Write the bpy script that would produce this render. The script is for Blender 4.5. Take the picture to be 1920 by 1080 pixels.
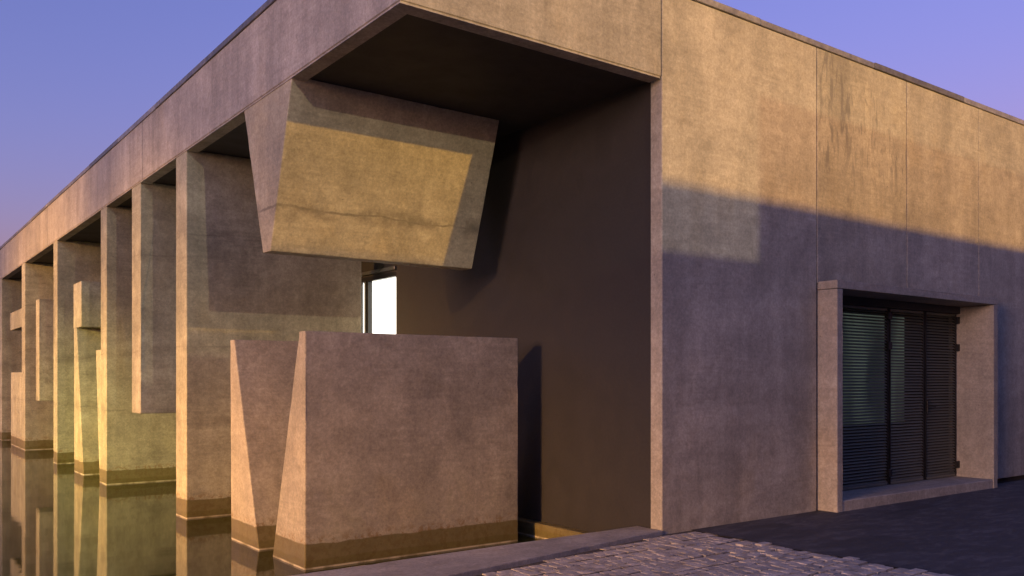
import bpy, bmesh, math, random
from mathutils import Vector, Matrix

rnd = random.Random(7)
R = math.radians
sc = bpy.context.scene
for o in list(bpy.data.objects):
    bpy.data.objects.remove(o)
C = sc.collection

# ------------------------------------------------------------------ camera
cam = bpy.data.cameras.new('camera')
cam.sensor_width = 36.0
cam.lens = 36.0 * 1648.5 / 1920.0
cam.shift_y = (710.26 - 540.0) / 1920.0          # level camera, rising front
cam.clip_start = 0.05
cam.clip_end = 3000
camo = bpy.data.objects.new('camera', cam)
C.objects.link(camo)
camo.location = (-6.812, -6.504, 1.6)
camo.rotation_euler = (R(90), 0, R(-36.669))
sc.camera = camo

# ------------------------------------------------------------------ world, sun, exposure
EXPOSURE = 4.0
SUN_AZ = R(256)                                   # clockwise from +Y: the sunset lies behind the camera's left
world = bpy.data.worlds.new('World')
sc.world = world
world.use_nodes = True
wn = world.node_tree
sky = wn.nodes.new('ShaderNodeTexSky')
sky.sky_type = 'NISHITA'
sky.sun_disc = False
sky.sun_elevation = R(-1.2)
sky.sun_rotation = SUN_AZ
sky.ozone_density = 3.0
sky.dust_density = 0.6
sky.air_density = 1.0
tint = wn.nodes.new('ShaderNodeMix')
tint.data_type = 'RGBA'
tint.blend_type = 'MULTIPLY'
tint.inputs[0].default_value = 1.0
tint.inputs[7].default_value = (1.48, .96, 1.06, 1)
wn.links.new(sky.outputs[0], tint.inputs[6])
bg = wn.nodes['Background']
bg.inputs[1].default_value = 0.147
wn.links.new(tint.outputs[2], bg.inputs[0])

sun = bpy.data.lights.new('sun', 'SUN')
sun.energy = 0.10
sun.angle = R(12)
sun.color = (1.0, 0.64, 0.52)
suno = bpy.data.objects.new('sun', sun)
C.objects.link(suno)
sd = Vector((math.sin(SUN_AZ), math.cos(SUN_AZ), math.tan(R(4)))).normalized()
suno.rotation_euler = sd.to_track_quat('Z', 'Y').to_euler()
suno.location = (-30, -40, 6)

vs = sc.view_settings
vs.view_transform = 'Standard'
vs.look = 'None'
vs.exposure = EXPOSURE
vs.gamma = 1
vs.use_curve_mapping = False

# ------------------------------------------------------------------ measures
XL, XE = -3.15, -0.44            # front plane of the pool side, inner end of the fins
ZF, ZT, ZC = 4.77, 5.72, 5.80    # underside and top of the fascia, top of the coping
ZW, ZB = -0.354, -0.098          # water level, top of the damp band
ZD = -0.95                       # how deep the concrete goes under water

# ------------------------------------------------------------------ node helpers
class NT:
    def __init__(s, name):
        s.m = bpy.data.materials.new(name)
        s.m.use_nodes = True
        s.t = s.m.node_tree
        s.b = s.t.nodes['Principled BSDF']
        s.pos = None
    def n(s, typ, **kw):
        x = s.t.nodes.new(typ)
        for k, v in kw.items():
            setattr(x, k, v)
        return x
    def l(s, a, b):
        s.t.links.new(a, b)
    def P(s):
        if s.pos is None:
            s.pos = s.n('ShaderNodeNewGeometry').outputs['Position']
        return s.pos
    def scaled(s, v):
        m = s.n('ShaderNodeVectorMath', operation='MULTIPLY')
        s.l(s.P(), m.inputs[0])
        m.inputs[1].default_value = v
        return m.outputs[0]
    def noise(s, scale, detail=4, rough=.55, vec=None, dist=0.0):
        x = s.n('ShaderNodeTexNoise')
        x.inputs['Scale'].default_value = scale
        x.inputs['Detail'].default_value = detail
        x.inputs['Roughness'].default_value = rough
        x.inputs['Distortion'].default_value = dist
        s.l(vec if vec is not None else s.P(), x.inputs['Vector'])
        return x.outputs['Fac']
    def mr(s, f, a, b, c, d, smooth=True):
        x = s.n('ShaderNodeMapRange')
        x.interpolation_type = 'SMOOTHSTEP' if smooth else 'LINEAR'
        s.l(f, x.inputs[0])
        for i, v in enumerate((a, b, c, d)):
            x.inputs[i + 1].default_value = v
        return x.outputs[0]
    def math(s, op, a, b=None, c=None):
        x = s.n('ShaderNodeMath', operation=op)
        for i, v in enumerate((a, b, c)):
            if v is None: continue
            if isinstance(v, (int, float)): x.inputs[i].default_value = v
            else: s.l(v, x.inputs[i])
        return x.outputs[0]
    def mix(s, fac, a, b, mode='MIX'):
        x = s.n('ShaderNodeMix', data_type='RGBA', blend_type=mode)
        for i, v in ((0, fac), (6, a), (7, b)):
            if isinstance(v, (int, float)): x.inputs[i].default_value = v
            elif isinstance(v, tuple): x.inputs[i].default_value = (*v, 1)
            else: s.l(v, x.inputs[i])
        return x.outputs[2]
    def gray(s, f):
        x = s.n('ShaderNodeCombineColor')
        for i in range(3): s.l(f, x.inputs[i])
        return x.outputs[0]
    def bump(s, h, strength, dist):
        x = s.n('ShaderNodeBump')
        x.inputs['Strength'].default_value = strength
        x.inputs['Distance'].default_value = dist
        s.l(h, x.inputs['Height'])
        s.l(x.outputs[0], s.b.inputs['Normal'])

def concrete(name, col=(.40, .368, .325), var=1.0, lines=(), wet=False, scuff=False, rough=.78, streak=1.0, lk=1.0, grime=.28):
    k = NT(name)
    big = k.noise(.55, 5, .6)
    mid = k.noise(2.3, 6, .62, dist=.4)
    stk = k.noise(1.0, 6, .6, k.scaled((4.2, 4.2, .30)))
    lay = k.noise(1.0, 5, .6, k.scaled((.5, .5, 5.0)))
    fine = k.noise(46, 4, .7)
    f = k.math('MULTIPLY', k.mr(big, .3, .72, 1 - .16 * var, 1 + .13 * var), k.mr(mid, .28, .74, 1 - .13 * var, 1 + .10 * var))
    f = k.math('MULTIPLY', f, k.mr(stk, .3, .72, 1 - .07 * streak, 1 + .05 * streak))
    f = k.math('MULTIPLY', f, k.mr(lay, .3, .75, .95, 1.04))
    st2 = k.noise(1.0, 5, .65, k.scaled((17, 17, .8)))
    ly2 = k.noise(1.0, 5, .65, k.scaled((2.2, 2.2, 26)))
    f = k.math('MULTIPLY', f, k.mr(st2, .28, .75, 1 - .04 * streak, 1 + .03 * streak))
    f = k.math('MULTIPLY', f, k.math('ADD', 1.0, k.math('MULTIPLY', k.mr(ly2, .28, .75, -.13, .06), k.mr(k.noise(.7, 2), .42, .6, .15, 1))))
    bands = k.noise(1.0, 2, .5, k.scaled((2.1, 2.1, .03)))
    f = k.math('MULTIPLY', f, k.mr(bands, .35, .65, 1 - .06 * streak, 1 + .05 * streak))
    gr = k.noise(27, 3, .7)
    f = k.math('MULTIPLY', f, k.mr(gr, .28, .74, .86, 1.12))
    spk = k.noise(8.5, 6, .72, dist=.6)
    f = k.math('MULTIPLY', f, k.mr(spk, .3, .74, .86, 1.10))
    f = k.math('MULTIPLY', f, k.mr(fine, .25, .78, .86, 1.12))
    oi = k.n('ShaderNodeObjectInfo')
    f = k.math('MULTIPLY', f, k.mr(oi.outputs['Random'], 0, 1, .88, 1.06, False))
    # blow holes
    vo = k.n('ShaderNodeTexVoronoi')
    vo.inputs['Scale'].default_value = 7.0
    k.l(k.P(), vo.inputs['Vector'])
    hole = k.math('MULTIPLY', k.mr(vo.outputs['Distance'], .035, .07, 1, 0), k.mr(k.noise(1.3, 2), .55, .62, 0, 1))
    f = k.math('MULTIPLY', f, k.math('SUBTRACT', 1.0, k.math('MULTIPLY', hole, .6)))
    color = k.mix(1.0, col, k.gray(f), 'MULTIPLY')
    hue = k.noise(.9, 4, .6, k.scaled((1.3, 1.1, .8)))
    color = k.mix(k.mr(hue, .52, .75, 0, .45), color, k.mix(1.0, color, (1.08, .98, .80), 'MULTIPLY'))
    gm = k.math('MULTIPLY', k.mr(k.noise(3.4, 8, .72, k.scaled((1, 1, 1.5)), .5), .50, .68, 0, 1), k.mr(k.noise(.8, 3), .40, .62, .2, 1))
    color = k.mix(k.math('MULTIPLY', gm, grime), color, (.13, .108, .075))
    pale = k.math('MULTIPLY', k.mr(k.noise(5.5, 7, .7, k.scaled((1.4, 1.4, .8)), .3), .55, .70, 0, .30), k.mr(k.noise(1.1, 3), .45, .65, 0, 1))
    color = k.mix(pale, color, (.56, .50, .40))
    sep = k.n('ShaderNodeSeparateXYZ')
    k.l(k.P(), sep.inputs[0])
    z = sep.outputs['Z']
    for z0 in lines:                               # cold joints between pours
        zz = k.math('ADD', z, k.mr(k.noise(2.2, 4), .2, .8, -.035, .035, False))
        d = k.math('ABSOLUTE', k.math('SUBTRACT', zz, z0))
        msk = k.math('MULTIPLY', k.mr(d, .004, .022, 1, 0), k.mr(k.noise(1.7, 3), .38 - .2 * (lk > 1), .58, 0, min(.8, .34 * lk)))
        soft = k.math('MULTIPLY', k.mr(d, .0, .16, 1, 0), k.mr(k.noise(2.9, 4), .40, .64, 0, .36 * lk))
        color = k.mix(k.math('MAXIMUM', msk, soft), color, (.09, .075, .055))
    rgh = k.mr(mid, .3, .7, rough - .06, rough + .08)
    if scuff:                                       # dark trowel sweeps
        mp = k.n('ShaderNodeMapping')
        mp.inputs['Rotation'].default_value = (0, R(24), 0)
        mp.inputs['Scale'].default_value = (7.0, 7.0, 1.5)
        k.l(k.P(), mp.inputs['Vector'])
        sw = k.noise(1.0, 4, .55, mp.outputs[0], 1.8)
        area = k.math('MULTIPLY', k.mr(k.noise(.8, 2), .36, .54, 0, 1), k.mr(z, 3.6, 4.7, .25, 1))
        color = k.mix(k.math('MULTIPLY', k.mr(sw, .50, .64, 0, .60), area), color, (.12, .11, .10))
    if wet:
        zz = k.math('ADD', z, k.math('ADD', k.mr(k.noise(3.0, 5, .65), .2, .8, -.018, .018, False), k.mr(k.noise(1.0, 3, .6, k.scaled((22, 22, 2))), .62, .80, 0, -.03)))
        fr = k.math('MULTIPLY', k.mr(zz, ZB, ZB + .14, 1, 0), k.mr(k.noise(14, 5, .7), .48, .60, 0, .8))
        color = k.mix(fr, color, (.20, .125, .05))
        lo = k.math('MULTIPLY', k.mr(z, ZB, 1.0, 1, 0), k.mr(mid, .45, .7, 0, .3))
        color = k.mix(lo, color, (.23, .22, .12))
        w = k.mr(zz, ZB - .006, ZB + .006, 1, 0)
        dk = k.mix(1.0, k.mix(.55, color, (.34, .30, .22)), (.46, .43, .27), 'MULTIPLY')
        dk2 = k.mix(k.mr(zz, ZB - .17, ZB - .15, 1, 0), dk, k.mix(1.0, dk, (.86, .86, .72), 'MULTIPLY'))
        lip = k.math('MULTIPLY', k.mr(z, ZW + .014, ZW + .022, 1, 0), k.mr(k.noise(5, 3), .35, .6, .3, 1))
        dk2 = k.mix(lip, dk2, (.42, .37, .27))
        color = k.mix(w, color, dk2)
        rgh = k.math('SUBTRACT', rgh, k.math('MULTIPLY', w, .42))
    k.l(color, k.b.inputs['Base Color'])
    k.l(rgh, k.b.inputs['Roughness'])
    k.b.inputs['Specular IOR Level'].default_value = .35
    h = k.math('ADD', k.math('MULTIPLY', mid, .6), k.math('MULTIPLY', fine, .35))
    h = k.math('SUBTRACT', h, k.math('MULTIPLY', hole, .8))
    k.bump(h, .35, .012)
    return k.m

def simple(name, col, rough=.5, metal=0.0, nscale=20.0, nvar=.12, bump=.15, bdist=.003, spec=.5, each=0.0):
    k = NT(name)
    nz = k.noise(nscale, 4, .6)
    n2 = k.noise(nscale * .12, 4, .6)
    f = k.math('MULTIPLY', k.mr(nz, .25, .75, 1 - nvar, 1 + nvar), k.mr(n2, .25, .75, 1 - nvar, 1 + nvar))
    if each: f = k.math('MULTIPLY', f, k.mr(k.n('ShaderNodeObjectInfo').outputs['Random'], 0, 1, 1 - each, 1 + each, False))
    k.l(k.mix(1.0, col, k.gray(f), 'MULTIPLY'), k.b.inputs['Base Color'])
    k.l(k.mr(n2, .3, .7, max(.02, rough - .05), rough + .06), k.b.inputs['Roughness'])
    k.b.inputs['Metallic'].default_value = metal
    k.b.inputs['Specular IOR Level'].default_value = spec
    if bump: k.bump(nz, bump, bdist)
    return k.m

def emitter(name, col, strength, mottled=False):
    k = NT(name)
    k.b.inputs['Base Color'].default_value = (*[c * .5 for c in col], 1)
    k.b.inputs['Emission Color'].default_value = (*col, 1)
    if mottled:
        v = k.noise(1.0, 3, .5, k.scaled((2.6, 1.0, .7)))
        k.l(k.math('MULTIPLY', k.mr(v, .36, .64, .25, 1.0), strength), k.b.inputs['Emission Strength'])
    else:
        k.b.inputs['Emission Strength'].default_value = strength
    return k.m

M = {}
M['fascia'] = concrete('fascia_concrete', (.41, .365, .30), var=.8, streak=1.5)
M['facade'] = concrete('facade_concrete', (.405, .357, .28), var=1.15)
M['facade_scuffed'] = concrete('facade_concrete_scuffed', (.39, .345, .265), var=1.2, scuff=True)
M['fin'] = concrete('fin_concrete', (.395, .372, .265), var=1.3, lines=(1.02, 2.06, 3.62), wet=True, grime=.5)
M['wedge'] = concrete('wedge_wall_concrete', (.41, .36, .275), var=1.0, wet=True, streak=.7)
M['hang'] = concrete('hanging_block_concrete', (.44, .385, .265), var=.9, lines=(3.50,), lk=1.8)
M['ledge'] = concrete('ledge_concrete', (.37, .335, .29), var=.7, streak=.3)
M['surround'] = concrete('door_surround_concrete', (.38, .335, .27), var=.6, streak=.8)
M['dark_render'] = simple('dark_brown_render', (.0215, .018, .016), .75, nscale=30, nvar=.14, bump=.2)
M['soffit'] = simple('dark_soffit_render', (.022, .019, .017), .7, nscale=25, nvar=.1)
M['metal_dark'] = simple('dark_coping_metal', (.19, .175, .165), .5, .4, 14, .25, each=.35)
M['joint'] = simple('dark_joint_filler', (.05, .045, .04), .9, nscale=40)
M['slat'] = simple('louvre_grey_metal', (.14, .13, .095), .5, .0, 30, .1)
M['ironmongery'] = simple('black_ironmongery', (.012, .011, .011), .45, .4, 60, .1)
M['steel'] = simple('window_frame_steel', (.16, .16, .15), .35, .7, 30, .1)
M['plaster'] = simple('pale_plaster', (.42, .40, .37), .85, nscale=12, nvar=.1)
M['glass_dark'] = simple('dark_window_glass', (.015, .017, .02), .08, 0, 3, .1, 0)
M['pole'] = simple('lamp_post_galvanised', (.25, .25, .25), .5, .6, 25, .15)
M['pane'] = emitter('lit_window_pane', (1.0, .97, .86), .22)
M['glow'] = emitter('dim_lit_glazing', (.62, .78, .60), .0055, True)
M['lens'] = emitter('lamp_lens', (1.0, .62, .30), 3.0)

def water():
    k = NT('pool_water')
    k.b.inputs['Base Color'].default_value = (.022, .026, .006, 1)
    k.b.inputs['Roughness'].default_value = .045
    k.b.inputs['IOR'].default_value = 1.65
    nz = k.noise(1.0, 3, .5, k.scaled((.8, 1.5, 1)))
    k.bump(nz, .05, .04)
    return k.m
M['water'] = water()

def asphalt():
    k = NT('asphalt')
    a = k.noise(110, 3, .7)
    b = k.noise(.9, 6, .65, k.scaled((1, 2.2, 1)), .8)
    c = k.noise(3.2, 6, .7, k.scaled((1, 2.5, 1)), .6)
    f = k.math('MULTIPLY', k.mr(a, .25, .75, .6, 1.55), k.mr(b, .3, .7, .75, 1.25))
    col = k.mix(1.0, (.050, .047, .049), k.gray(f), 'MULTIPLY')
    col = k.mix(k.math('MULTIPLY', k.mr(c, .44, .64, 0, .6), k.mr(b, .38, .56, .1, 1)), col, (.13, .12, .115))
    k.l(col, k.b.inputs['Base Color'])
    k.l(k.mr(b, .3, .7, .68, .85), k.b.inputs['Roughness'])
    k.b.inputs['Specular IOR Level'].default_value = .3
    k.bump(a, .5, .006)
    return k.m
M['asphalt'] = asphalt()

def stone():
    k = NT('cobble_granite')
    oi = k.n('ShaderNodeObjectInfo')
    a = k.noise(55, 4, .7)
    b = k.noise(6.5, 4, .6)
    wn_ = k.n('ShaderNodeTexWhiteNoise', noise_dimensions='3D')
    k.l(oi.outputs['Location'], wn_.inputs['Vector'])
    f = k.math('MULTIPLY', k.mr(a, .25, .75, .75, 1.25), k.mr(b, .28, .72, .72, 1.22))
    f = k.math('MULTIPLY', f, k.mr(wn_.outputs['Value'], 0, 1, .78, 1.2, False))
    k.l(k.mix(1.0, (.40, .35, .295), k.gray(f), 'MULTIPLY'), k.b.inputs['Base Color'])
    k.b.inputs['Roughness'].default_value = .68
    k.bump(k.math('ADD', a, b), .5, .008)
    return k.m
M['stone'] = stone()
M['sand'] = simple('joint_grit', (.065, .055, .047), .95, nscale=60, nvar=.3, bump=.6, bdist=.01)
M['earth'] = simple('bare_ground', (.12, .105, .085), .95, nscale=4, nvar=.25, bump=.5, bdist=.02)

# ------------------------------------------------------------------ object helpers
def link(name, me, mat, parent=None):
    o = bpy.data.objects.new(name, me)
    C.objects.link(o)
    if mat is not None and not me.materials: me.materials.append(mat)
    o.parent = parent
    return o
def tag(o, label, cat, group=None):
    o['label'] = label
    o['category'] = cat
    if group: o['group'] = group
    return o
def struct(o):
    o['kind'] = 'structure'
    return o
def empty(name, loc=(0, 0, 0)):
    o = bpy.data.objects.new(name, None)
    o.empty_display_size = .3
    C.objects.link(o)
    o.location = loc
    return o
def chip(bm):
    """break up long arrises: short segments, tiny wander, now and then a chipped spot"""
    cen = sum((v.co for v in bm.verts), Vector()) / len(bm.verts)
    for e in [e for e in bm.edges if e.calc_length() > .6]:
        d = (e.verts[1].co - e.verts[0].co).normalized()
        r = bmesh.ops.subdivide_edges(bm, edges=[e], cuts=max(2, min(48, int(e.calc_length() / .11))))
        for v in [g for g in r['geom_inner'] if isinstance(g, bmesh.types.BMVert)]:
            q = (cen - v.co)
            q -= d * q.dot(d)
            q = Vector([math.copysign(1, c) if abs(c) > 1e-4 else 0 for c in q]) 
            q -= d * q.dot(d)
            a = abs(rnd.gauss(0, .0009)) + (rnd.uniform(.002, .005) if rnd.random() < .05 else 0)
            v.co += q.normalized() * a
def finish(bm, name, bevel=0.0, seg=2, chipped=False):
    bmesh.ops.recalc_face_normals(bm, faces=bm.faces)
    if chipped: chip(bm)
    if bevel:
        bmesh.ops.bevel(bm, geom=list(bm.edges), offset=bevel, segments=seg, profile=.6, affect='EDGES')
    me = bpy.data.meshes.new(name)
    bm.to_mesh(me)
    bm.free()
    return me
def prism(name, poly, a0, a1, axis, mat, parent=None, bevel=.012, seg=2, org=None):
    """poly in the two other axes, extruded along axis (0: x with (y,z); 1: y with (x,z); 2: z with (x,y))"""
    bm = bmesh.new()
    off = Vector(org) if org is not None else Vector((0, 0, 0))
    def P(a, p):
        if axis == 0: v = (a, p[0], p[1])
        elif axis == 1: v = (p[0], a, p[1])
        else: v = (p[0], p[1], a)
        return Vector(v) - off
    A = [bm.verts.new(P(a0, p)) for p in poly]
    B = [bm.verts.new(P(a1, p)) for p in poly]
    n = len(poly)
    bm.faces.new(A)
    bm.faces.new(B[::-1])
    for i in range(n):
        j = (i + 1) % n
        bm.faces.new((A[i], B[i], B[j], A[j]))
    o = link(name, finish(bm, name, bevel, seg, seg == 2), mat, parent)
    if org is not None and parent is None: o.location = off
    return o
def box(name, x0, x1, y0, y1, z0, z1, mat, parent=None, bevel=.008, seg=1, org=None):
    return prism(name, [(y0, z0), (y1, z0), (y1, z1), (y0, z1)], x0, x1, 0, mat, parent, bevel, seg, org)
def sheet(name, pts, mat, parent=None):
    bm = bmesh.new()
    bm.faces.new([bm.verts.new(p) for p in pts])
    return link(name, finish(bm, name), mat, parent)
def tube(bm, p, q, r0, r1=None, n=12):
    r1 = r0 if r1 is None else r1
    p, q = Vector(p), Vector(q)
    d = (q - p)
    m = Matrix.Translation((p + q) / 2) @ d.to_track_quat('Z', 'Y').to_matrix().to_4x4()
    bmesh.ops.create_cone(bm, cap_ends=True, segments=n, radius1=r0, radius2=r1, depth=d.length, matrix=m)

# ================================================================== THE GROUND AND THE POOL
PX0, PX1, PY0, PY1 = -12.0, 0.0, 0.34, 40.0        # pool basin
def ring():
    bm = bmesh.new()
    B, z = 900.0, -.075
    o = [bm.verts.new(p) for p in ((-B, -B, z), (B, -B, z), (B, B, z), (-B, B, z))]
    i = [bm.verts.new(p) for p in ((PX0, PY0, z), (PX1 + .1, PY0, z), (PX1 + .1, PY1, z), (PX0, PY1, z))]
    for a in range(4):
        b = (a + 1) % 4
        bm.faces.new((o[a], o[b], i[b], i[a]))
    return finish(bm, 'ground')
struct(link('ground', ring(), M['earth']))
struct(sheet('pool_water', [(PX0, PY0 - .05, ZW), (PX1 + .1, PY0 - .05, ZW), (PX1 + .1, PY1, ZW), (PX0, PY1, ZW)], M['water']))
bank = prism('pool_kerb', [(PX0 - .35, -.9), (PX0, -.9), (PX0, .03), (PX0 - .35, .03)], PY0 - .9, PY1, 1, M['ledge'], None)
struct(bank)
struct(prism('pool_kerb', [(PY1, -.9), (PY1 + .35, -.9), (PY1 + .35, .03), (PY1, .03)], PX0 - .35, 0, 0, M['ledge'], None))
# near edge of the pool: broad concrete ledge, its outer side running askew
led = [(-.002, .36), (-.002, -.02), (-1.0, -.16), (-2.0, -.31), (-3.2, -.49), (-5.0, -.75), (PX0 - .34, -1.08), (PX0 - .34, .30), (-4.0, .315)]
struct(prism('pool_ledge', led, -.9, 0.0, 2, M['ledge'], None, bevel=.010))
# asphalt yard in front of the facade
def yard():
    bm = bmesh.new()
    z = -.036
    edge = [(.42 + rnd.uniform(-.02, .02) - .0 * k, -.02 - k * .09) for k in range(100)]
    top = [bm.verts.new((x, y, z)) for x, y in edge]
    right = [bm.verts.new((40.0, y, z)) for x, y in edge]
    for k in range(99):
        bm.faces.new((top[k], top[k + 1], right[k + 1], right[k]))
    return finish(bm, 'asphalt_yard')
struct(link('asphalt_yard', yard(), M['asphalt']))

# ================================================================== COBBLES
pav = struct(sheet('cobbled_pavement', [(-13, -9, -.050), (.50, -9, -.050), (.50, .06, -.050), (-13, .06, -.050)], M['sand']))
def stone_mesh(k):
    r = random.Random(100 + k)
    bm = bmesh.new()
    def ringv(s, z, j):
        return [bm.verts.new((sx * s * .5 + r.uniform(-j, j), sy * s * .5 + r.uniform(-j, j), z + r.uniform(-.05, .05) * (z > 0))) for sx, sy in ((-1, -1), (0, -1.03), (1, -1), (1, 1), (0, 1.03), (-1, 1))]
    a = ringv(.98, -1.0, .0)
    b = ringv(.97, -.10, .05)
    c = ringv(.91, .0, .05)
    mid = bm.verts.new((r.uniform(-.1, .1), r.uniform(-.1, .1), .03))
    for u, v in ((a, b), (b, c)):
        for i in range(6):
            j = (i + 1) % 6
            bm.faces.new((u[i], u[j], v[j], v[i]))
    for i in range(6):
        bm.faces.new((c[i], c[(i + 1) % 6], mid))
    me = finish(bm, 'cobblestone')
    me.materials.append(M['stone'])
    for p in me.polygons: p.use_smooth = False
    return me
SM = [stone_mesh(k) for k in range(14)]
def ledge_y(x):
    for (x0, y0), (x1, y1) in zip(led[1:6], led[2:7]):
        if x1 <= x <= x0: return y0 + (y1 - y0) * (x - x0) / (x1 - x0)
    return -.02 if x > -.002 else -.85
camM = camo.matrix_basis.inverted()
def pix(p):
    v = camM @ Vector(p)
    if v.z > -.3: return None
    f = 1648.5
    return (960 + f * v.x / -v.z, 710.26 - f * v.y / -v.z, -v.z)
spots = []
y = .02
row = 0
while y > -7.5:
    h = rnd.uniform(.085, .115)
    x = .46 + rnd.uniform(-.09, .03)
    ph = rnd.uniform(0, 6)
    while x > -9.0:
        w = rnd.uniform(.085, .17)
        cx, cy = x - w / 2, y - h / 2 + .018 * math.sin(x * 2.3 + ph) + rnd.uniform(-.006, .006)
        ok = cy + h / 2 < ledge_y(cx) - .004 if cx < 0 else cy + h / 2 < .0
        if ok and (y > -4.2 or rnd.random() < 1):
            spots.append((cx, cy, w, h))
        x -= w + .004
    y -= h + .004
def vis(s):
    q = pix((s[0], s[1], -.01))
    if q is None or not (-30 < q[0] < 1950 and q[1] < 1095): return -1
    return s[2] * s[3] / q[2] ** 3
spots.sort(key=vis, reverse=True)
for i, (cx, cy, w, h) in enumerate(spots[:300]):
    o = bpy.data.objects.new('cobblestone', SM[i % len(SM)])
    C.objects.link(o)
    o.parent = pav
    o.location = (cx, cy, -.043 + rnd.uniform(-.0012, .0015) + .012 * max(0, 1 + cx) * (cx > -1))
    o.scale = (w * .96, h * .95, .045)
    o.rotation_euler = (rnd.uniform(-.012, .012), rnd.uniform(-.012, .012), rnd.uniform(-.07, .07) + (math.pi if i % 3 == 0 else 0))
V, Fc = [], []
base_v = [[v.co.copy() for v in m.vertices] for m in SM]
base_f = [[tuple(p.vertices) for p in m.polygons] for m in SM]
for i, (cx, cy, w, h) in enumerate(spots[300:]):
    mt = Matrix.Translation((cx, cy, -.043 + rnd.uniform(-.0012, .0015))) @ Matrix.Rotation(rnd.uniform(-.07, .07), 4, 'Z') @ Matrix.Diagonal((w * .96, h * .95, .045, 1))
    n0, q = len(V), i % len(SM)
    V.extend([tuple(mt @ v) for v in base_v[q]])
    Fc.extend([tuple(n0 + a for a in f) for f in base_f[q]])
me = bpy.data.meshes.new('cobblestones')
me.from_pydata(V, [], Fc)
rest = link('cobblestones', me, M['stone'], pav)
rest['kind'] = 'stuff'

# ================================================================== THE BUILDING
bld = tag(empty('concrete_building', (0, 0, 0)), 'long low concrete building with deep fascia and fins standing in the pool', 'building')
T = .17                                            # thickness of fascia and facade slabs
# facade panels, joints 14 mm
def panel(x0, x1, z0, mat, lab=None):
    o = box('wall_panel', x0 + .007, x1 - .007, 0, T, z0, ZT, mat, bld, .006)
    if lab: o['label'] = lab
    return o
panel(0, 2.755, -.09, M['facade'])
panel(2.755, 4.85, 2.79, M['facade_scuffed'], 'wall panel darkened by sweeping trowel marks')
panel(4.85, 6.90, 2.79, M['facade'])
xs = 6.90
while xs < 17:
    panel(xs, xs + 2.06, .03, M['facade'])
    xs += 2.06
XR = xs
box('joint_backing', .1, XR - .05, T - .06, T + .05, 2.72, ZT - .05, M['joint'], bld, 0)
box('joint_backing', .1, 2.83, T - .07, T + .06, -.3, 2.73, M['joint'], bld, 0)
box('joint_backing', 6.93, XR - .05, T - .07, T + .06, -.3, 2.73, M['joint'], bld, 0)
# fascia: right face and pool side, drip groove at the foot
PROF = [(0, ZF + .03), (.012, ZF + .022), (.012, ZF + .012), (.004, ZF), (T, ZF), (T, ZT), (0, ZT)]
def fascia(a, b, mitre, along_x):
    """profile offsets d run inwards from the outer face; a mitred start recedes with d"""
    bm = bmesh.new()
    def P(t, d, z): return (XL + t, d, z) if along_x else (XL + d, t, z)
    A = [bm.verts.new(P(a + (d if mitre else 0), d, z)) for d, z in PROF]
    B = [bm.verts.new(P(b, d, z)) for d, z in PROF]
    n = len(PROF)
    if not mitre: bm.faces.new(A)
    bm.faces.new(B[::-1])
    for i in range(n):
        bm.faces.new((A[i], B[i], B[(i + 1) % n], A[(i + 1) % n]))
    return link('fascia_panel', finish(bm, 'fascia_panel'), M['fascia'], bld)
fascia(0, -XL - .012, True, True)
js = [0, 8.34, 17.05, 25.8, 34.5]
for a, b in zip(js, js[1:]):
    fascia(a + (.012 if a > 1 else 0), b - .012, a < 1, False)
box('joint_backing', XL + .05, XL + T - .02, .3, 34.3, ZF + .06, ZT - .03, M['joint'], bld, 0)
# coping strips
def coping(p, q):
    (x0, y0), (x1, y1) = p, q
    dz = rnd.uniform(-.005, .007)
    if abs(y1 - y0) < 1e-6:
        box('coping_strip', x0 + .004, x1 - .004, -.016 + rnd.uniform(-.004, .004), .30, ZT + .004, ZC + dz, M['metal_dark'], bld, .006)
    else:
        box('coping_strip', XL - .016 + rnd.uniform(-.006, .006), XL + .30, y0 + .004, y1 - .004, ZT + .004, ZC + dz, M['metal_dark'], bld, .006)
x = XL - .016
while x < XR - 1:
    coping((x, 0), (min(x + 2.4, XR), 0))
    x += 2.4
y = .31
while y < 34:
    coping((XL, y), (XL, min(y + 2.4, 34.5)))
    y += 2.4
# roof, soffit, inner walls
box('roof', XL + .1, XR - .1, .1, 34.4, ZT - .15, ZT - .04, M['joint'], bld, 0)
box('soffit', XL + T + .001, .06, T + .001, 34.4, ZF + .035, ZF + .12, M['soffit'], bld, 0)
box('end_wall', XR - .18, XR - .012, T + .02, 34.4, -.3, ZT - .16, M['facade'], bld, 0)
box('back_wall', XL + .02, XR - .2, 34.2, 34.42, -.9, ZT - .2, M['facade'], bld, 0)
# dark wall behind the fins, with the window opening (y 5.77 - 7.75, top 3.30)
WY0, WY1, WZ0, WZ1 = 5.77, 7.08, .35, 3.30
DW = .035
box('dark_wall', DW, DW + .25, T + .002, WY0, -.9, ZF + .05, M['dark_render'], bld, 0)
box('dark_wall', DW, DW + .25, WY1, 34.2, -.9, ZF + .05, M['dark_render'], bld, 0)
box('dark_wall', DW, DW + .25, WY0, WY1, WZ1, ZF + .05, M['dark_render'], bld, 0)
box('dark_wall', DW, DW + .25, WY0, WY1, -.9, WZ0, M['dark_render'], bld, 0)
box('plinth', -.10, DW - .002, .362, 34.1, -.9, -.18, M['wedge'], bld, .01)
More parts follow.
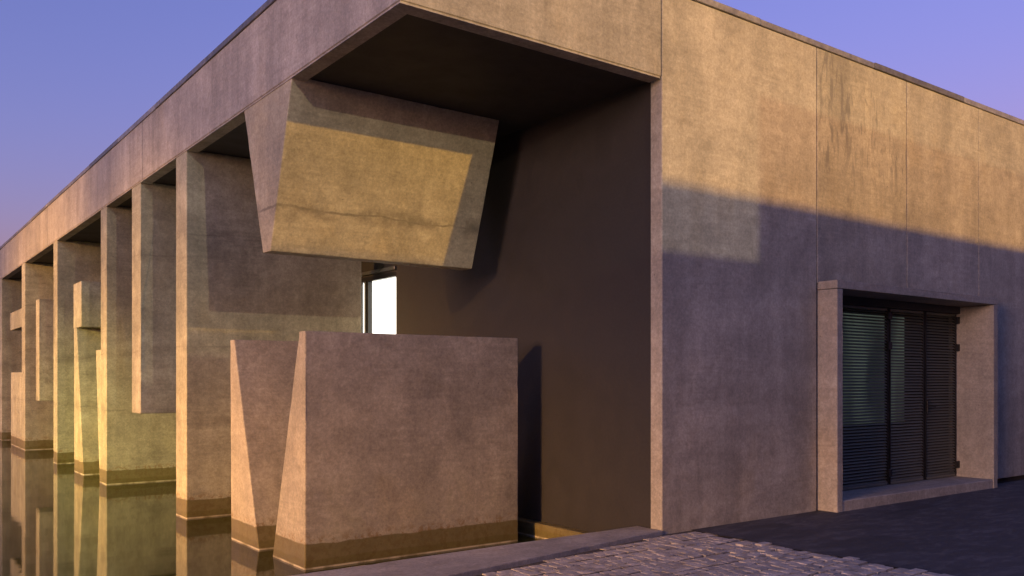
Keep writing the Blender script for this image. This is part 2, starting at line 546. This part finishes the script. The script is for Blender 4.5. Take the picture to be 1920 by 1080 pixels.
# window
win = empty('window', (0, 0, 0)); win.parent = bld
win['label'] = 'brightly lit white window in dark frame'
fy = DW + .05
box('frame', DW - .012, fy + .04, WY0 + .002, WY1 - .002, WZ1 - .075, WZ1 - .003, M['ironmongery'], win, .004)
box('frame', DW - .01, fy + .04, WY1 - .08, WY1 - .004, WZ0 + .003, WZ1 - .077, M['ironmongery'], win, .004)
box('frame', DW - .01, fy + .04, WY0 + .004, WY1 - .082, WZ0 + .004, WZ0 + .07, M['ironmongery'], win, .004)
box('mullion', DW - .03, fy + .04, 6.67, 6.79, WZ0 + .072, WZ1 - .077, M['ironmongery'], win, .004)
box('mullion_cover', DW - .05, DW - .031, 6.72, 6.77, WZ0 + .1, WZ1 - .077, M['steel'], win, .003)
box('drip_rail', DW - .05, DW + .02, WY0 - .03, WY1, WZ1 + .03, WZ1 + .085, M['steel'], win, .004)
box('pane', fy, fy + .02, WY0 + .02, 6.665, WZ0 + .075, WZ1 - .08, M['pane'], win, 0)
box('pane', fy, fy + .02, 6.795, WY1 - .085, WZ0 + .075, WZ1 - .08, M['pane'], win, 0)

# fins: full-height walls across the pool margin
XF = XL + .012
def fin(y0, y1, x1=XE):
    return box('pier', XF, x1, y0, y1, ZD, ZF + .03, M['fin'], bld, .014, 2)
fin(6.02, 6.53)
fin(10.92, 11.40)
fin(15.90, 16.38)
fin(20.74, 21.32)
fin(25.55, 26.05)
fin(30.4, 30.9)
# leaning rib on the far side of the second full fin
prism('rib', [(11.395, 2.15), (11.84, 2.15), (11.44, ZD), (11.395, ZD)], XF + .004, XE - .03, 0, M['fin'], bld, .012)
# hanging blocks
o = prism('hanging_block', [(2.31, ZF + .03), (2.92, 3.02), (3.145, 3.02), (3.76, ZF + .03)], XF, XE, 0, M['hang'], bld, .012)
o['label'] = 'tapered block hanging from the soffit, narrow at its foot'
o = box('hanging_block', XF, XE, 8.50, 9.06, 1.035, ZF + .03, M['fin'], bld, .013, 2)
o['label'] = 'straight block hanging from the soffit between two piers'
# block held off the wall between piers, and the beam stub beyond
o = box('projecting_block', XF + .002, DW + .02, 18.42, 18.90, 1.04, 3.62, M['fin'], bld, .013, 2)
o['label'] = 'upright block held off the wall between two far piers'
o = box('beam', XF + .003, XE - .02, 21.30, 23.65, 3.05, 3.57, M['fin'], bld, .013, 2)
o['label'] = 'short horizontal beam jutting from the far side of a pier'

# ------------------------------------------------------------------ door surround and louvred leaves
sur = empty('door_surround', (0, 0, 0)); sur.parent = bld
FY = -.26
box('jamb', 2.794, 2.912, FY, .40, -.04, 2.705, M['surround'], sur, .008, 2)
box('jamb', 6.823, 6.945, FY, .40, -.04, 2.705, M['surround'], sur, .008, 2)
box('lintel', 2.790, 6.949, FY - .003, .40, 2.71, 2.812, M['surround'], sur, .008, 2)
box('sill', 2.914, 6.821, FY + .012, .42, -.05, .095, M['surround'], sur, .010)
box('header', 2.914, 6.821, .24, .42, 2.60, 2.708, M['joint'], sur, 0)
YD = .300
slat_me = None
def leaf(x0, x1, hinges, handle=False):
    root = empty('door_leaf', (x0, YD, .10)); root.parent = bld
    W = x1 - x0
    z0, z1 = .105, 2.595
    def part(name, a, b, c, d, e, f, mat, bv=.003):
        return box(name, a - x0, b - x0, c - YD, d - YD, e - .10, f - .10, mat, root, bv)
    st = .022
    part('stile', x0, x0 + st, YD - .012, YD + .04, z0, z1, M['ironmongery'])
    part('stile', x1 - st, x1, YD - .012, YD + .04, z0, z1, M['ironmongery'])
    part('rail', x0 + st, x1 - st, YD - .008, YD + .035, z0, z0 + .035, M['slat'])
    part('rail', x0 + st, x1 - st, YD - .008, YD + .035, z1 - .035, z1, M['slat'])
    # one slat, shared
    bm = bmesh.new()
    L = W - 2 * st
    a, t = R(38), .0016
    prof = []
    for s, q in ((-1, -1), (1, -1), (1, 1), (-1, 1)):
        u, v = s * .021, q * t
        prof.append((u * math.cos(a) - v * math.sin(a), u * math.sin(a) + v * math.cos(a)))
    A = [bm.verts.new((0, p, z)) for p, z in prof]
    B = [bm.verts.new((L, p, z)) for p, z in prof]
    bm.faces.new(A); bm.faces.new(B[::-1])
    for i in range(4):
        bm.faces.new((A[i], B[i], B[(i + 1) % 4], A[(i + 1) % 4]))
    me = finish(bm, 'slat')
    me.materials.append(M['slat'])
    n = 57
    for k in range(n):
        o = bpy.data.objects.new('slat', me)
        C.objects.link(o)
        o.parent = root
        o.location = (st, .012, z0 + .055 + k * (z1 - z0 - .11) / (n - 1) - .10 + rnd.uniform(-.0012, .0012))
    for hx, hz in hinges:
        part('hinge', hx - .045, hx + .045, YD - .055, YD - .012, hz - .055, hz + .055, M['ironmongery'], .008)
    if handle:
        bm = bmesh.new()
        tube(bm, (.03, -.012, 1.09), (.03, -.075, 1.09), .011)
        tube(bm, (.03, -.07, 1.09), (-.12, -.075, 1.10), .009)
        tube(bm, (.03, -.07, 1.09), (.16, -.075, 1.085), .009)
        tube(bm, (.03, -.02, 1.0), (.03, -.02, 1.18), .014)
        link('handle', finish(bm, 'handle'), M['ironmongery'], root)
    return root
leaf(2.93, 4.885, ((4.87, 2.49), (4.87, 2.07), (4.87, .27)))
leaf(4.925, 5.858, ())
leaf(5.898, 6.80, ((6.79, 2.50), (6.79, 2.08), (6.79, .28)), True)
box('glazing', 3.0, 5.50, YD + .10, YD + .12, .98, 2.52, M['glow'], sur, 0)
box('backdrop', 2.9, 6.83, YD + .125, YD + .16, .1, 2.6, M['joint'], sur, 0)

# ================================================================== WALLS STANDING IN THE WATER
g = 'concrete wedges under the overhang'
def slope(y0, z0, y1, z1, z): return y0 + (y1 - y0) * (z - z0) / (z1 - z0)
o = prism('concrete_wedge', [(1.95, ZD), (1.95, 2.09), (2.098, 2.09), (slope(2.098, 2.09, 2.83, ZW, ZD), ZD)], XL, -.425, 0, M['wedge'], None, .013, 2, (XL, 1.95, ZW))
tag(o, 'nearest concrete wedge standing in water beside the ledge, upright on its near side', 'block', g)
o = prism('concrete_wedge', [(slope(4.06, 2.075, 3.24, ZW, ZD), ZD), (4.06, 2.075), (4.20, 2.075), (4.15, ZD)], XL, -.43, 0, M['wedge'], None, .013, 2, (XL, 4.1, ZW))
tag(o, 'second concrete wedge, leaning away behind the nearest one below the hanging block', 'block', g)
st = tag(empty('stepped_block', (XL, 13.6, ZW)), 'standing concrete block with a thicker head, between far piers', 'block')
def sub(o, t):
    o.parent = t
    o.matrix_parent_inverse = Matrix.Translation(t.location).inverted()
    return o
sub(box('head', XF, XE, 13.20, 14.0, 2.665, 3.605, M['fin'], None, .013, 2), st)
sub(prism('foot', [(slope(13.69, 2.664, 12.99, ZW, ZD), ZD), (13.69, 2.664), (13.975, 2.664), (13.93, ZD)], XF + .003, XE - .004, 0, M['fin'], None, .012, 2), st)
o = box('low_block', XF + .004, XE - .02, 21.325, 23.50, ZD, 1.79, M['fin'], None, .013, 2, (XL, 22.4, ZW))
tag(o, 'low broad concrete block in the water against the farthest piers', 'block')

# ================================================================== ACROSS THE YARD (behind the camera)
op = tag(empty('opposite_building', (0, -9, 0)), 'long pale flat-roofed building facing the concrete facade across the yard', 'building')
def ob(*a, **k): return sub(box(*a, **k), op)
ob('wall', -1.22, 22, -13.5, -9.0, -.1, 5.60, M['plaster'], bevel=.02)
ob('roof', -1.222, 22.05, -13.55, -8.998, 5.602, 5.74, M['surround'], bevel=.02)
ob('wing_wall', -13, -1.24, -12.5, -9.0, -.1, 4.36, M['plaster'], bevel=.02)
ob('wing_roof', -13.05, -1.24, -12.55, -8.998, 4.362, 4.50, M['surround'], bevel=.02)
for i in range(6):
    w = ob('window', 1.2 + 3.3 * i, 2.6 + 3.3 * i, -9.02, -8.96, 1.0, 2.5, M['surround'], bevel=.01)
    p = box('glass', 1.27 + 3.3 * i, 2.53 + 3.3 * i, -8.965, -8.955, 1.07, 2.43, M['glass_dark'], None, 0)
    p.parent = w

# ================================================================== STREET LAMPS (all outside the frame)
def street_lamp(head, toward, power, col, aim, cone, blend, label, radius=.12, group='street lamps round the yard and pool'):
    hx, hy, hz = head
    t = Vector((toward[0], toward[1], 0)).normalized()
    base = Vector((hx, hy, 0)) - t * 1.1
    root = tag(empty('street_lamp', (base.x, base.y, -.075)), label, 'street lamp', group)
    def add(name, bm, mat):
        me = finish(bm, name)
        o = link(name, me, mat, root)
        return o
    L = lambda x, y, z: (x - base.x, y - base.y, z + .075)
    bm = bmesh.new(); tube(bm, L(base.x, base.y, -.1), L(base.x, base.y, hz + .25), .085, .05, 16); add('post', bm, M['pole'])
    bm = bmesh.new(); tube(bm, L(base.x, base.y, -.075), L(base.x, base.y, .35), .12, .11, 16); add('base', bm, M['pole'])
    bm = bmesh.new(); tube(bm, L(base.x, base.y, hz + .22), L(hx - t.x * .25, hy - t.y * .25, hz + .16), .035, .03, 10); add('arm', bm, M['pole'])
    bm = bmesh.new()
    m = Matrix.Translation(Vector(L(hx, hy, hz + .14))) @ Matrix.Rotation(math.atan2(t.y, t.x), 4, 'Z') @ Matrix.Diagonal((.72, .30, .13, 1))
    bmesh.ops.create_cube(bm, size=1, matrix=m)
    bmesh.ops.bevel(bm, geom=list(bm.edges), offset=.03, segments=2, affect='EDGES')
    add('lamp_head', bm, M['pole'])
    bm = bmesh.new()
    m = Matrix.Translation(Vector(L(hx, hy, hz + .068))) @ Matrix.Rotation(math.atan2(t.y, t.x), 4, 'Z') @ Matrix.Diagonal((.5, .2, .02, 1))
    bmesh.ops.create_cube(bm, size=1, matrix=m)
    add('lens', bm, M['lens'])
    ld = bpy.data.lights.new('lamp_light', 'SPOT')
    ld.energy = power
    ld.color = col
    ld.spot_size = R(cone)
    ld.spot_blend = blend
    ld.shadow_soft_size = radius if hz > 7.1 else .30
    lo = bpy.data.objects.new('lamp_light', ld)
    C.objects.link(lo)
    lo.parent = root
    lo.location = L(hx, hy, hz)
    lo.rotation_euler = (Vector(aim) - Vector(head)).to_track_quat('-Z', 'Y').to_euler()
def aim_dir(x, y, z, az, el):                      # a point ahead of the lamp: azimuth from +X, elevation
    return (x + math.cos(R(az)) * 10, y + math.sin(R(az)) * 10, z + math.tan(R(el)) * 10)
SOD = (1.0, .50, .10)
YEL = (1.0, .55, .10)
street_lamp((5.8, -18.9, 8.0), (0, 1), 1260, YEL, (2.0, 0, 3.2), 110, .6, 'tall street lamp behind the main block of the opposite building')
street_lamp((-6.15, -24.7, 7.2), (0, 1), 500, (1.0, .88, .58), (-2.0, 0, 3.0), 110, .6, 'tall street lamp behind the low wing of the opposite building')
street_lamp((-29.5, 7.0, 7.0), (1, 0), 4000, SOD, aim_dir(-29.5, 7.0, 7.0, 4, -15.5), 27, 1.0, 'floodlight post far across the pool, facing the nearest piers')
street_lamp((-29.5, 14.0, 7.0), (1, 0), 4600, SOD, aim_dir(-29.5, 14.0, 7.0, 10, -16), 42, 1.0, 'floodlight post far across the pool, facing the far piers')
street_lamp((-29.5, -5.6, 7.0), (1, 0), 5000, SOD, aim_dir(-29.5, -5.6, 7.0, 19, -21), 31, 1.0, 'floodlight post far across the pool, nearest the yard')
street_lamp((-28.0, -7.2, 7.0), (1, 0), 300, SOD, aim_dir(-28.0, -7.2, 7.0, 8, -19), 26, 1.0, 'added floodlight post turned towards the door in the facade')  # unseen extra lamp, added to brighten the door, cobbles and lower facade
street_lamp((-22.0, -2.0, 6.0), (1, .4), 2500, (1.0, .84, .20), aim_dir(-22.0, -2.0, 6.0, 41, -17), 25, 1.0, 'added floodlight post turned along the pool towards the far piers')  # added yellow-green fill for the far piers' side faces, no known source
